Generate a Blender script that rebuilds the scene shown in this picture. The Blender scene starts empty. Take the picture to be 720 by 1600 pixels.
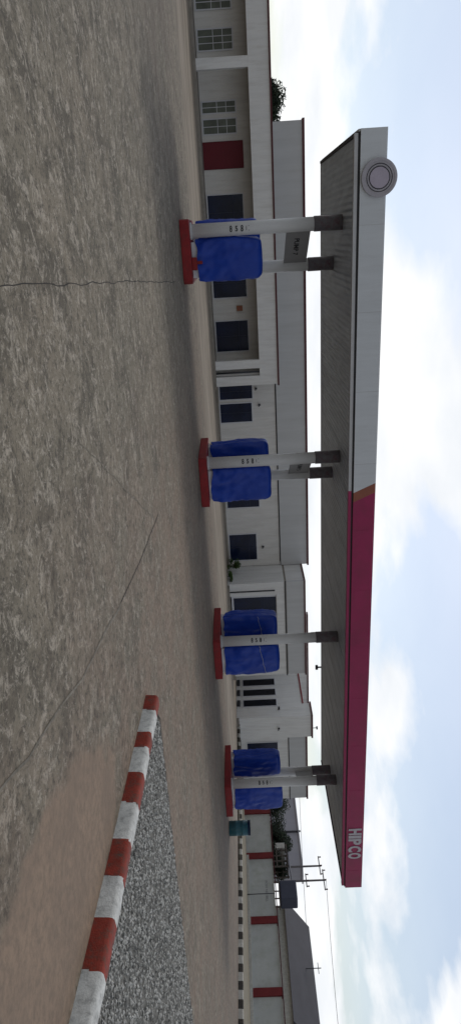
import bpy, bmesh, math, random
from mathutils import Vector, Matrix, noise
R = math.radians
C = bpy.context.scene.collection
SC = bpy.context.scene
random.seed(7)

# ------------------------------------------------------------------ camera
YAW, PITCH, ROLL, FPX = .406, -.022, .052, 1003.0
def make_camera():
    cd = bpy.data.cameras.new('camera'); co = bpy.data.objects.new('camera', cd); C.objects.link(co)
    cy, sy, cp, sp, cr, sr = math.cos(YAW), math.sin(YAW), math.cos(PITCH), math.sin(PITCH), math.cos(ROLL), math.sin(ROLL)
    R0 = Vector((cy, -sy, 0)); H = Vector((sy, cy, 0)); Z = Vector((0, 0, 1))
    F = H*cp + Z*sp; U0 = -H*sp + Z*cp
    u = R0*cr - U0*sr; v = R0*sr + U0*cr        # the phone was held on its side: the picture's right is the place's up
    X, Y, Zc = v, -u, -F
    m = Matrix((X, Y, Zc)).transposed().to_4x4(); m.translation = Vector((0, 0, 1.6))
    co.matrix_world = m
    cd.sensor_fit = 'VERTICAL'; cd.sensor_height = 36; cd.sensor_width = 36
    cd.lens = FPX/1600*36; cd.clip_start = .05; cd.clip_end = 3000
    SC.camera = co
make_camera()

# ------------------------------------------------------------------ sky, sun, exposure
SUN_EL, SUN_AZ = R(50), R(12)         # azimuth from +Y towards +X: behind the buildings
w = bpy.data.worlds.new('World'); SC.world = w; w.use_nodes = True
nt = w.node_tree; nt.nodes.clear()
def N(t, **k):
    n = nt.nodes.new(t)
    for a, b in k.items(): setattr(n, a, b)
    return n
L = lambda a, b: nt.links.new(a, b)
out = N('ShaderNodeOutputWorld'); bg = N('ShaderNodeBackground'); bg.inputs['Strength'].default_value = .115
sky = N('ShaderNodeTexSky', sky_type='NISHITA'); sky.sun_disc = False
sky.sun_elevation = SUN_EL; sky.sun_rotation = SUN_AZ; sky.air_density = 1.0; sky.dust_density = 1.5
BANKS = [((.205, .931, .302), .13, .978), ((-.02, .965, .25), .06, .985), ((.662, .716, .22), -.10, .93), ((-.13, .945, .30), -.09, .975)]
tc = N('ShaderNodeTexCoord'); sep = N('ShaderNodeSeparateXYZ'); L(tc.outputs['Generated'], sep.inputs[0])
zz = N('ShaderNodeMath', operation='MAXIMUM'); L(sep.outputs[2], zz.inputs[0]); zz.inputs[1].default_value = 0
za = N('ShaderNodeMath', operation='ADD'); L(zz.outputs[0], za.inputs[0]); za.inputs[1].default_value = .22
dv = N('ShaderNodeVectorMath', operation='DIVIDE'); L(tc.outputs['Generated'], dv.inputs[0])
cz = N('ShaderNodeCombineXYZ')
for i in range(3): L(za.outputs[0], cz.inputs[i])
L(cz.outputs[0], dv.inputs[1])
no = N('ShaderNodeTexNoise'); no.inputs['Scale'].default_value = 1.5; no.inputs['Detail'].default_value = 8; no.inputs['Roughness'].default_value = .52
no.inputs['Distortion'].default_value = .25
off = N('ShaderNodeVectorMath', operation='ADD'); off.inputs[1].default_value = (3.1, 7.7, 1.3); L(dv.outputs[0], off.inputs[0]); L(off.outputs[0], no.inputs['Vector'])
hz = N('ShaderNodeMapRange'); L(zz.outputs[0], hz.inputs[0]); hz.inputs[1].default_value = 0.02; hz.inputs[2].default_value = .26; hz.inputs[3].default_value = .24; hz.inputs[4].default_value = 0.0
sm = N('ShaderNodeMath', operation='ADD'); L(no.outputs['Fac'], sm.inputs[0]); L(hz.outputs[0], sm.inputs[1])
rp = N('ShaderNodeValToRGB'); rp.color_ramp.elements[0].position = .49; rp.color_ramp.elements[1].position = .61
rp.color_ramp.elements[0].color = (.24, .24, .24, 1); rp.color_ramp.elements[1].color = (1, 1, 1, 1)
acc = sm.outputs[0]
for dvec, amp, c0 in BANKS:      # where the big cloud banks and the blue gaps stand in this sky
    q = N('ShaderNodeVectorMath', operation='DOT_PRODUCT'); L(tc.outputs['Generated'], q.inputs[0]); q.inputs[1].default_value = dvec
    e = N('ShaderNodeMapRange', interpolation_type='SMOOTHSTEP'); L(q.outputs['Value'], e.inputs[0]); e.inputs[1].default_value = c0; e.inputs[2].default_value = 1; e.inputs[3].default_value = 0; e.inputs[4].default_value = amp
    a2 = N('ShaderNodeMath', operation='ADD'); L(acc, a2.inputs[0]); L(e.outputs[0], a2.inputs[1]); acc = a2.outputs[0]
L(acc, rp.inputs[0])
n2 = N('ShaderNodeTexNoise'); n2.inputs['Scale'].default_value = 2.6; n2.inputs['Detail'].default_value = 5; L(off.outputs[0], n2.inputs['Vector'])
crp = N('ShaderNodeValToRGB'); crp.color_ramp.elements[0].position = .3; crp.color_ramp.elements[1].position = .7
crp.color_ramp.elements[0].color = (7.4, 7.7, 8.1, 1); crp.color_ramp.elements[1].color = (9.2, 9.2, 9.2, 1)
L(n2.outputs['Fac'], crp.inputs[0])
mix = N('ShaderNodeMix', data_type='RGBA'); L(rp.outputs[0], mix.inputs['Factor']); L(sky.outputs[0], mix.inputs['A']); L(crp.outputs[0], mix.inputs['B'])
dt = N('ShaderNodeVectorMath', operation='DOT_PRODUCT'); L(tc.outputs['Generated'], dt.inputs[0]); dt.inputs[1].default_value = (math.sin(SUN_AZ+.25), math.cos(SUN_AZ+.25), 0)
gr = N('ShaderNodeMapRange', interpolation_type='SMOOTHSTEP'); L(dt.outputs['Value'], gr.inputs[0]); gr.inputs[1].default_value = -.8; gr.inputs[2].default_value = .9; gr.inputs[3].default_value = .54; gr.inputs[4].default_value = .84   # the sky is brighter on the sun's side
sc_ = N('ShaderNodeVectorMath', operation='SCALE'); L(mix.outputs['Result'], sc_.inputs[0]); L(gr.outputs[0], sc_.inputs['Scale'])
L(sc_.outputs[0], bg.inputs['Color']); L(bg.outputs[0], out.inputs[0])

sd = bpy.data.lights.new('sun', 'SUN'); so = bpy.data.objects.new('sun', sd); C.objects.link(so)
sd.energy = .55; sd.angle = R(14); sd.color = (1, .95, .88)
sdir = Vector((math.sin(SUN_AZ)*math.cos(SUN_EL), math.cos(SUN_AZ)*math.cos(SUN_EL), math.sin(SUN_EL)))
so.rotation_euler = sdir.to_track_quat('Z', 'Y').to_euler(); so.location = (0, 0, 60)
SC.view_settings.view_transform = 'Standard'; SC.view_settings.look = 'None'
SC.view_settings.exposure = 0.30; SC.view_settings.gamma = 1; SC.view_settings.use_curve_mapping = False

# ------------------------------------------------------------------ materials
def newmat(name):
    m = bpy.data.materials.new(name); m.use_nodes = True
    t = m.node_tree; b = t.nodes['Principled BSDF']
    return m, t, b
def weathered(name, col, rough=.7, var=.18, scale=1.2, bump=.15, dirt=None, dirt_amt=.0, spec=.3, metal=0, fine=40, streak=False):
    m, t, b = newmat(name)
    nn = t.nodes.new; ln = t.links.new
    tc = nn('ShaderNodeTexCoord'); mp = nn('ShaderNodeMapping'); ln(tc.outputs['Object'], mp.inputs[0])
    if streak: mp.inputs['Scale'].default_value = (3, 3, .35)
    a = nn('ShaderNodeTexNoise'); a.inputs['Scale'].default_value = scale; a.inputs['Detail'].default_value = 8; a.inputs['Roughness'].default_value = .65; ln(mp.outputs[0], a.inputs['Vector'])
    f = nn('ShaderNodeTexNoise'); f.inputs['Scale'].default_value = fine; f.inputs['Detail'].default_value = 4; ln(tc.outputs['Object'], f.inputs['Vector'])
    mr = nn('ShaderNodeMapRange'); ln(a.outputs['Fac'], mr.inputs[0]); mr.inputs[1].default_value = .3; mr.inputs[2].default_value = .7; mr.inputs[3].default_value = 1-var; mr.inputs[4].default_value = 1+var*.5
    mr2 = nn('ShaderNodeMapRange'); ln(f.outputs['Fac'], mr2.inputs[0]); mr2.inputs[1].default_value = .3; mr2.inputs[2].default_value = .7; mr2.inputs[3].default_value = 1-var*.35; mr2.inputs[4].default_value = 1+var*.3
    mu = nn('ShaderNodeMath'); mu.operation = 'MULTIPLY'; ln(mr.outputs[0], mu.inputs[0]); ln(mr2.outputs[0], mu.inputs[1])
    vm = nn('ShaderNodeVectorMath'); vm.operation = 'SCALE'; vm.inputs[0].default_value = col; ln(mu.outputs[0], vm.inputs['Scale'])
    last = vm.outputs[0]
    if dirt:
        d = nn('ShaderNodeTexNoise'); d.inputs['Scale'].default_value = scale*2.3; d.inputs['Detail'].default_value = 9; d.inputs['Roughness'].default_value = .7; ln(mp.outputs[0], d.inputs['Vector'])
        dr = nn('ShaderNodeMapRange'); ln(d.outputs['Fac'], dr.inputs[0]); dr.inputs[1].default_value = .48; dr.inputs[2].default_value = .72; dr.inputs[4].default_value = dirt_amt
        mx = nn('ShaderNodeMix'); mx.data_type = 'RGBA'; ln(dr.outputs[0], mx.inputs['Factor']); ln(last, mx.inputs['A']); mx.inputs['B'].default_value = (*dirt, 1)
        last = mx.outputs['Result']
    ln(last, b.inputs['Base Color']); b.inputs['Roughness'].default_value = rough; b.inputs['Metallic'].default_value = metal
    b.inputs['Specular IOR Level'].default_value = spec
    if bump:
        bp = nn('ShaderNodeBump'); bp.inputs['Strength'].default_value = bump; bp.inputs['Distance'].default_value = .02; ln(f.outputs['Fac'], bp.inputs['Height']); ln(bp.outputs[0], b.inputs['Normal'])
    return m
M = {}
M['wall'] = weathered('white_wall_paint', (.68, .67, .64), .75, .12, .8, .08, (.42, .38, .32), .35, streak=True)
M['wall_shop'] = weathered('off_white_wall_paint', (.64, .62, .58), .75, .12, .8, .08, (.40, .36, .30), .4, streak=True)
M['panel'] = weathered('parapet_cladding', (.50, .50, .49), .55, .08, .5, .03, (.36, .34, .30), .25, streak=True)
M['fascia'] = weathered('white_fascia_sheet', (.62, .645, .66), .45, .07, .7, .02, (.42, .42, .42), .3, streak=True)
M['trim_grey'] = weathered('grey_trim', (.50, .50, .50), .5, .1, 2, .02)
M['maroon'] = weathered('maroon_fascia_sheet', (.33, .018, .092), .42, .15, .6, .02, (.15, .03, .05), .4)
M['brown_stripe'] = weathered('orange_brown_stripe', (.30, .10, .06), .5, .15, 2, .02)
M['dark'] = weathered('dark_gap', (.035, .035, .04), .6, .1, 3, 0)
M['coping_dark'] = weathered('dark_maroon_coping', (.085, .02, .025), .6, .25, 1, .05)
M['coping_red'] = weathered('red_coping', (.22, .022, .03), .6, .2, 1, .05)
M['red'] = weathered('red_island_paint', (.25, .016, .018), .6, .3, 2.2, .2, (.08, .03, .024), .5)
M['col'] = weathered('column_white_paint', (.70, .70, .69), .4, .1, 1.2, .03, (.42, .40, .37), .3, streak=True)
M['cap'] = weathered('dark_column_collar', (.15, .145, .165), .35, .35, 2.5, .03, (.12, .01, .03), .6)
M['ink'] = weathered('black_lettering', (.025, .025, .03), .6, .1, 4, 0)
M['ink_faint'] = weathered('faded_lettering', (.24, .24, .24), .7, .1, 4, 0)
M['letter'] = weathered('pale_lettering', (.52, .50, .53), .5, .1, 3, 0)
M['emblem'] = weathered('grey_emblem', (.46, .41, .48), .5, .12, 3, .02)
M['emblem_rim'] = weathered('grey_emblem_rim', (.42, .40, .43), .5, .15, 4, .03)
M['concrete_plinth'] = weathered('plinth_concrete', (.26, .235, .20), .85, .2, 2, .2, (.15, .12, .09), .5)
M['door_red'] = weathered('red_door_paint', (.13, .006, .014), .5, .12, 1.5, .02)
M['board'] = weathered('sign_board', (.27, .27, .27), .6, .1, 1.5, .02)
M['orange'] = weathered('orange_box', (.32, .13, .045), .6, .2, 5, .05)
M['teal'] = weathered('teal_drum_paint', (.035, .13, .16), .5, .3, 3, .08, (.10, .16, .15), .6)
M['teal_dark'] = weathered('dark_blue_drum_top', (.012, .03, .07), .5, .2, 3, .05)
M['frame_white'] = weathered('white_frame', (.58, .58, .60), .5, .08, 2, .02)
M['pale_metal'] = weathered('pale_far_cladding', (.33, .325, .36), .6, .08, .3, .02, (.36, .36, .38), .4, streak=True)
M['tank'] = weathered('dark_slate_tank', (.055, .06, .085), .6, .2, .6, .05)
M['navy_bar'] = weathered('navy_window_bar', (.018, .024, .05), .5, .1, 3, 0)
M['dark_roof'] = weathered('dark_roof_sheet', (.045, .045, .055), .7, .25, .6, .05)
M['wood'] = weathered('weathered_timber', (.10, .085, .07), .8, .3, 3, .1)
M['pole'] = weathered('utility_pole_wood', (.13, .12, .12), .85, .25, 4, .1)
M['wire'] = weathered('wire_black', (.05, .05, .055), .6, 0.05, 3, 0)
M['kerb_black'] = weathered('kerb_black', (.045, .042, .038), .8, .25, 4, .1, (.2, .16, .12), .5)
M['kerb_cream'] = weathered('kerb_cream', (.50, .49, .44), .8, .2, 4, .1, (.25, .2, .15), .5)
M['kerb_red'] = weathered('kerb_red', (.26, .036, .020), .8, .35, 5, .4, (.10, .055, .04), 1.4, fine=60)
M['kerb_white'] = weathered('kerb_white', (.60, .60, .56), .8, .25, 5, .4, (.22, .22, .205), .9, fine=60)
M['pil_red'] = weathered('red_pilaster', (.17, .02, .022), .7, .25, 1.5, .05)
M['perim'] = weathered('perimeter_wall_paint', (.47, .48, .455), .8, .12, .6, .1, (.33, .34, .28), .6)
M['trunk'] = weathered('bark', (.10, .08, .06), .9, .3, 5, .3)
M['black_steel'] = weathered('black_steel', (.03, .03, .035), .5, .1, 3, .02)
M['lamp_glass'] = weathered('lamp_glass', (.3, .3, .3), .2, .05, 3, 0)
def glass(name, col, rough=.12, spec=.5):
    m, t, b = newmat(name)
    nn = t.nodes.new; ln = t.links.new
    tc = nn('ShaderNodeTexCoord'); a = nn('ShaderNodeTexNoise'); a.inputs['Scale'].default_value = .9; a.inputs['Detail'].default_value = 3; ln(tc.outputs['Object'], a.inputs['Vector'])
    r = nn('ShaderNodeMapRange'); ln(a.outputs['Fac'], r.inputs[0]); r.inputs[1].default_value = .3; r.inputs[2].default_value = .7; r.inputs[3].default_value = .6; r.inputs[4].default_value = 1.4
    vm = nn('ShaderNodeVectorMath'); vm.operation = 'SCALE'; vm.inputs[0].default_value = col; ln(r.outputs[0], vm.inputs['Scale']); ln(vm.outputs[0], b.inputs['Base Color'])
    b.inputs['Roughness'].default_value = rough; b.inputs['Specular IOR Level'].default_value = spec
    bp = nn('ShaderNodeBump'); bp.inputs['Strength'].default_value = .08; bp.inputs['Distance'].default_value = .1; ln(a.outputs['Fac'], bp.inputs['Height']); ln(bp.outputs[0], b.inputs['Normal'])
    return m
M['glass'] = glass('navy_tinted_glass', (.004, .009, .030), .22, .25)
M['glass_green'] = glass('dusty_pale_glass', (.10, .11, .085), .3, .3)
M['glass_black'] = glass('black_glass', (.004, .005, .010), .25, .2)

def tarp_mat():
    m, t, b = newmat('blue_tarpaulin'); nn = t.nodes.new; ln = t.links.new
    tc = nn('ShaderNodeTexCoord')
    mp = nn('ShaderNodeMapping'); mp.inputs['Scale'].default_value = (1, 1, .45); ln(tc.outputs['Object'], mp.inputs[0])
    a = nn('ShaderNodeTexNoise'); a.inputs['Scale'].default_value = 2.2; a.inputs['Detail'].default_value = 5; a.inputs['Distortion'].default_value = .8; ln(mp.outputs[0], a.inputs['Vector'])
    r = nn('ShaderNodeValToRGB'); r.color_ramp.elements[0].position = .3; r.color_ramp.elements[1].position = .75
    r.color_ramp.elements[0].color = (.008, .040, .31, 1); r.color_ramp.elements[1].color = (.012, .058, .41, 1)
    ln(a.outputs['Fac'], r.inputs[0]); ln(r.outputs[0], b.inputs['Base Color'])
    b.inputs['Roughness'].default_value = .42; b.inputs['Specular IOR Level'].default_value = .3
    bp = nn('ShaderNodeBump'); bp.inputs['Strength'].default_value = .3; bp.inputs['Distance'].default_value = .05; ln(a.outputs['Fac'], bp.inputs['Height']); ln(bp.outputs[0], b.inputs['Normal'])
    return m
M['tarp'] = tarp_mat()
def ceiling_mat():
    m, t, b = newmat('metal_ceiling_sheet'); nn = t.nodes.new; ln = t.links.new
    tc = nn('ShaderNodeTexCoord')
    mp = nn('ShaderNodeMapping'); mp.inputs['Scale'].default_value = (1.6, .35, 1); ln(tc.outputs['Object'], mp.inputs[0])
    a = nn('ShaderNodeTexNoise'); a.inputs['Scale'].default_value = 1.2; a.inputs['Detail'].default_value = 6; a.inputs['Distortion'].default_value = 1.5; ln(mp.outputs[0], a.inputs['Vector'])
    r = nn('ShaderNodeValToRGB'); r.color_ramp.elements[0].color = (.46, .52, .58, 1); r.color_ramp.elements[1].color = (.62, .70, .77, 1)
    r.color_ramp.elements[0].position = .35; r.color_ramp.elements[1].position = .7
    ln(a.outputs['Fac'], r.inputs[0]); ln(r.outputs[0], b.inputs['Base Color'])
    b.inputs['Roughness'].default_value = .38; b.inputs['Metallic'].default_value = .25
    wv = nn('ShaderNodeTexWave'); wv.bands_direction = 'X'; wv.inputs['Scale'].default_value = 1.6; wv.inputs['Distortion'].default_value = .6; ln(tc.outputs['Object'], wv.inputs['Vector'])
    ad = nn('ShaderNodeMath'); ad.operation = 'ADD'; ln(a.outputs['Fac'], ad.inputs[0]); ln(wv.outputs['Fac'], ad.inputs[1])
    bp = nn('ShaderNodeBump'); bp.inputs['Strength'].default_value = .7; bp.inputs['Distance'].default_value = .07; ln(ad.outputs[0], bp.inputs['Height']); ln(bp.outputs[0], b.inputs['Normal'])
    return m
M['ceiling'] = ceiling_mat()

def ground_mat():
    m, t, b = newmat('weathered_forecourt_concrete'); nn = t.nodes.new; ln = t.links.new
    tc = nn('ShaderNodeTexCoord'); P = tc.outputs['Object']
    def noise_(scale, det=8, rough=.6, dist=0, sc=None):
        n = nn('ShaderNodeTexNoise'); n.inputs['Scale'].default_value = scale; n.inputs['Detail'].default_value = det; n.inputs['Roughness'].default_value = rough; n.inputs['Distortion'].default_value = dist
        if sc:
            mp = nn('ShaderNodeMapping'); mp.inputs['Scale'].default_value = sc; ln(P, mp.inputs[0]); ln(mp.outputs[0], n.inputs['Vector'])
        else: ln(P, n.inputs['Vector'])
        return n.outputs['Fac']
    def rng(x, a, c, lo=0, hi=1):
        r = nn('ShaderNodeMapRange'); ln(x, r.inputs[0]); r.inputs[1].default_value = a; r.inputs[2].default_value = c; r.inputs[3].default_value = lo; r.inputs[4].default_value = hi
        return r.outputs[0]
    def mixc(f, a, c):
        x = nn('ShaderNodeMix'); x.data_type = 'RGBA'
        ln(f, x.inputs['Factor'])
        for s, k in (('A', a), ('B', c)):
            if isinstance(k, tuple): x.inputs[s].default_value = (*k, 1)
            else: ln(k, x.inputs[s])
        return x.outputs['Result']
    def mth(op, a, c):
        x = nn('ShaderNodeMath'); x.operation = op
        for i, k in enumerate((a, c)):
            if isinstance(k, (int, float)): x.inputs[i].default_value = k
            else: ln(k, x.inputs[i])
        return x.outputs[0]
    big = noise_(.22, 6, .6, .4); mid = noise_(1.3, 10, .74, .6); fine = noise_(11, 8, .75); grit = noise_(38, 4, .7); fin2 = noise_(10, 9, .8, 1.2); fl = noise_(4.4, 9, .8, .9)
    base = mixc(rng(big, .35, .65), (.158, .142, .104), (.222, .186, .136))
    base = mixc(rng(mid, .47, .57, 0, .78), base, (.082, .071, .052))              # grey-black weathering
    base = mixc(rng(fl, .52, .59, 0, .75), base, (.40, .355, .285))                 # pale scuffs where the laitance is left
    base = mixc(rng(fine, .51, .60, 0, .72), base, (.050, .042, .030))
    base = mixc(rng(fin2, .55, .63, 0, .75), base, (.42, .375, .305)); base = mixc(rng(grit, .54, .64, 0, .7), base, (.045, .040, .032))
    sp = nn('ShaderNodeSeparateXYZ'); ln(P, sp.inputs[0]); X, Y = sp.outputs[0], sp.outputs[1]
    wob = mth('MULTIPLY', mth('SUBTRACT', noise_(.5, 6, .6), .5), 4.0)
    # reddish-brown dust from x>3 near the kerb and beside the islands
    dust = mth('MULTIPLY', rng(mth('ADD', X, wob), 1.5, 5.5), rng(noise_(.9, 8, .7, .6), .42, .56, .12, .72))
    base = mixc(dust, base, mixc(rng(fine, .45, .60), (.250, .182, .132), (.105, .078, .057)))
    # smooth patch of dried mud against the kerb
    dx = mth('DIVIDE', mth('SUBTRACT', X, mth('ADD', 5.02, mth('MULTIPLY', mth('SUBTRACT', Y, 4.2), .28))), .90); dy = mth('DIVIDE', mth('SUBTRACT', Y, 3.6), 1.85)
    rad = mth('ADD', mth('ADD', mth('MULTIPLY', dx, dx), mth('MULTIPLY', dy, dy)), mth('MULTIPLY', mth('SUBTRACT', noise_(1.6, 7, .6), .5), 1.6))
    base = mixc(rng(rad, 1.2, .88), base, mixc(rng(fine, .42, .62), mixc(rng(mid, .4, .65), (.275, .198, .138), (.205, .152, .110)), (.185, .138, .100)))
    # canopy shade put into the ground colour: dark band along the pump islands
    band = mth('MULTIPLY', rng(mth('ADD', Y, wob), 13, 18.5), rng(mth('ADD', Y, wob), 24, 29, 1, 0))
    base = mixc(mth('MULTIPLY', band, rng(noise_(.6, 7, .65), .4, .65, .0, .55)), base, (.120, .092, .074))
    # sandy ground towards the shops
    base = mixc(rng(mth('ADD', Y, wob), 27.5, 31), base, mixc(rng(noise_(.7, 8, .75, 0, (.25, 1.2, 1)), .42, .58), (.175, .145, .108), (.275, .235, .185)))
    ln(base, b.inputs['Base Color']); b.inputs['Roughness'].default_value = .82; b.inputs['Specular IOR Level'].default_value = .25
    h = mth('ADD', mth('MULTIPLY', fine, .6), mth('ADD', mth('MULTIPLY', grit, .25), mid))
    bp = nn('ShaderNodeBump'); bp.inputs['Strength'].default_value = .4; bp.inputs['Distance'].default_value = .03; ln(h, bp.inputs['Height']); ln(bp.outputs[0], b.inputs['Normal'])
    return m
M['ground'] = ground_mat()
M['crack'] = weathered('crack_dark', (.028, .025, .022), .9, .2, 4, 0)
M['joint'] = weathered('joint_dusty', (.20, .178, .142), .9, .5, 4, 0, (.09, .08, .06), 1.2)
M['gravel_bed'] = weathered('gravel_bed', (.17, .165, .145), .9, .4, 9, .5, (.05, .05, .045), .8)
def pebble_mat():
    m, t, b = newmat('mixed_gravel'); nn = t.nodes.new; ln = t.links.new
    g = nn('ShaderNodeNewGeometry'); r = nn('ShaderNodeValToRGB'); r.color_ramp.elements[0].color = (.05, .05, .045, 1); r.color_ramp.elements[1].color = (.50, .49, .45, 1)
    e = r.color_ramp.elements.new(.55); e.color = (.30, .295, .265, 1)
    ln(g.outputs['Random Per Island'], r.inputs[0]); ln(r.outputs[0], b.inputs['Base Color']); b.inputs['Roughness'].default_value = .85
    return m
M['pebble'] = pebble_mat()
def leaf_mat(name, a, c):
    m, t, b = newmat(name); nn = t.nodes.new; ln = t.links.new
    g = nn('ShaderNodeNewGeometry'); r = nn('ShaderNodeValToRGB'); r.color_ramp.elements[0].color = (*a, 1); r.color_ramp.elements[1].color = (*c, 1)
    ln(g.outputs['Random Per Island'], r.inputs[0]); ln(r.outputs[0], b.inputs['Base Color']); b.inputs['Roughness'].default_value = .85; b.inputs['Specular IOR Level'].default_value = .1
    return m
M['leaf'] = leaf_mat('dark_leaves', (.010, .016, .012), (.035, .048, .028))
M['leaf_g'] = leaf_mat('shrub_leaves', (.02, .045, .012), (.07, .11, .03))

# ------------------------------------------------------------------ helpers
def box(bm, x0, x1, y0, y1, z0, z1, mi=0):
    vs = [bm.verts.new((x, y, z)) for z in (z0, z1) for y in (y0, y1) for x in (x0, x1)]
    for f in ((0, 2, 3, 1), (4, 5, 7, 6), (0, 1, 5, 4), (2, 6, 7, 3), (0, 4, 6, 2), (1, 3, 7, 5)):
        fc = bm.faces.new([vs[i] for i in f]); fc.material_index = mi
    return vs
def tube(bm, pts, r, n=8, mi=0, cap=True):
    rings = []
    for i, p in enumerate(pts):
        p = Vector(p); d = (Vector(pts[min(i+1, len(pts)-1)]) - Vector(pts[max(i-1, 0)])).normalized()
        a = d.orthogonal().normalized() if abs(d.z) < .99 else Vector((1, 0, 0)); c = d.cross(a).normalized(); a = c.cross(d)
        rr = r[i] if isinstance(r, (list, tuple)) else r
        rings.append([bm.verts.new(p + (a*math.cos(2*math.pi*k/n) + c*math.sin(2*math.pi*k/n))*rr) for k in range(n)])
    for q, s in zip(rings, rings[1:]):
        for k in range(n):
            f = bm.faces.new((q[k], q[(k+1) % n], s[(k+1) % n], s[k])); f.material_index = mi; f.smooth = n > 6
    if cap:
        for q in (rings[0][::-1], rings[-1]):
            f = bm.faces.new(q); f.material_index = mi
def prism(bm, pts2, axis, a, b_, mi=0):
    def P(p, t):
        return {'x': (t, p[0], p[1]), 'y': (p[0], t, p[1]), 'z': (p[0], p[1], t)}[axis]
    va = [bm.verts.new(P(p, a)) for p in pts2]; vb = [bm.verts.new(P(p, b_)) for p in pts2]; n = len(pts2)
    fs = [bm.faces.new(va[::-1]), bm.faces.new(vb)] + [bm.faces.new((va[i], va[(i+1) % n], vb[(i+1) % n], vb[i])) for i in range(n)]
    for f in fs: f.material_index = mi
def obj(name, bm, mats, parent=None, bevel=0, loc=None):
    bmesh.ops.recalc_face_normals(bm, faces=bm.faces)
    if bevel:
        bmesh.ops.bevel(bm, geom=list(bm.edges), offset=bevel, segments=2, affect='EDGES', profile=.6)
    me = bpy.data.meshes.new(name); bm.to_mesh(me); bm.free()
    for m in (mats if isinstance(mats, (list, tuple)) else [mats]): me.materials.append(m if not isinstance(m, str) else M[m])
    o = bpy.data.objects.new(name, me); C.objects.link(o)
    if parent: o.parent = parent
    if loc: o.location = loc
    return o
def bx(name, mat, parent, *b, bevel=0):
    bm = bmesh.new(); box(bm, *b); return obj(name, bm, mat, parent, bevel)
def tag(o, label, cat, group=None, kind=None):
    if label: o['label'] = label
    if cat: o['category'] = cat
    if group: o['group'] = group
    if kind: o['kind'] = kind
    return o
def thing(name, label, cat, loc=(0, 0, 0), rz=0, group=None):
    o = bpy.data.objects.new(name, None); C.objects.link(o); o.location = loc; o.rotation_euler = (0, 0, rz); o.empty_display_size = .3
    return tag(o, label, cat, group)
def struct(name, bm, mat): return tag(obj(name, bm, mat), None, None, kind='structure')
def text(name, s, mat, parent, w, h, loc, rot, depth=.012, fat=.02):
    cu = bpy.data.curves.new(name, 'FONT'); cu.body = s; cu.extrude = depth; cu.offset = fat; cu.align_x = 'CENTER'; cu.align_y = 'CENTER'
    t = bpy.data.objects.new(name, cu); C.objects.link(t); bpy.context.view_layer.update()
    me = bpy.data.meshes.new_from_object(t.evaluated_get(bpy.context.evaluated_depsgraph_get())); bpy.data.objects.remove(t)
    xs = [v.co.x for v in me.vertices]; ys = [v.co.y for v in me.vertices]
    cx, cy = (min(xs)+max(xs))/2, (min(ys)+max(ys))/2; sx, sy = w/(max(xs)-min(xs)), h/(max(ys)-min(ys))
    for v in me.vertices: v.co = Vector(((v.co.x-cx)*sx, (v.co.y-cy)*sy, v.co.z))
    me.materials.clear(); me.materials.append(M[mat]); me.name = name
    o = bpy.data.objects.new(name, me); C.objects.link(o); o.parent = parent; o.location = loc; o.rotation_euler = rot
    return o
def dup(root, loc, label):
    def cp(o, p):
        c = o.copy(); C.objects.link(c); c.parent = p
        for ch in o.children: cp(ch, c)
        return c
    c = cp(root, None); c.location = loc; c['label'] = label
    return c

# ------------------------------------------------------------------ ground
bm = bmesh.new()
xs = [-1500, -200, -60, -20, -8, 0, 8, 20, 40, 80, 300, 1500]; ys = [-300, -40, -5, 5, 15, 30, 50, 90, 300, 1500]
g = [[bm.verts.new((x, y, 0)) for x in xs] for y in ys]
for j in range(len(ys)-1):
    for i in range(len(xs)-1): bm.faces.new((g[j][i], g[j][i+1], g[j+1][i+1], g[j+1][i]))
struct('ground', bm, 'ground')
def ribbon(name, pts, w0, w1, jit, mat, z=.004, step=.12):
    bm = bmesh.new(); P = []
    for (a, c) in zip(pts, pts[1:]):
        a, c = Vector((*a, 0)), Vector((*c, 0)); n = max(2, int((c-a).length/step))
        for k in range(n): P.append(a.lerp(c, k/n))
    P.append(Vector((*pts[-1], 0))); n = len(P); prev = None
    for i, p in enumerate(P):
        d = (P[min(i+1, n-1)]-P[max(i-1, 0)]).normalized(); s = Vector((-d.y, d.x, 0))
        o = noise.noise(p*1.7+Vector((5, 3, 1)))*jit + noise.noise(p*7)*jit*.35
        wd = (w0+(w1-w0)*i/n)*(.65+.7*abs(noise.noise(p*4+Vector((9, 0, 0)))))
        a, b_ = bm.verts.new(p+s*(o+wd/2)+Vector((0, 0, z))), bm.verts.new(p+s*(o-wd/2)+Vector((0, 0, z)))
        if prev: bm.faces.new((prev[0], prev[1], b_, a))
        prev = (a, b_)
    return struct(name, bm, mat)
ribbon('ground_crack', [(.15, 2), (.23, 4.7), (.34, 6.45), (.55, 10.4), (.85, 15), (1.1, 19)], .008, .022, .03, 'crack')
ribbon('ground_joint', [(4.66, 10.9), (4.39, 8.47), (4.12, 6.9)], .030, .018, .015, 'crack')
ribbon('ground_joint', [(4.12, 6.9), (3.75, 5.0), (3.3, 3.69), (2.9, 2.4)], .045, .022, .06, 'joint')
ribbon('ground_joint', [(4.59, 10.5), (1.83, 6.18)], .02, .012, .04, 'joint')

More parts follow.
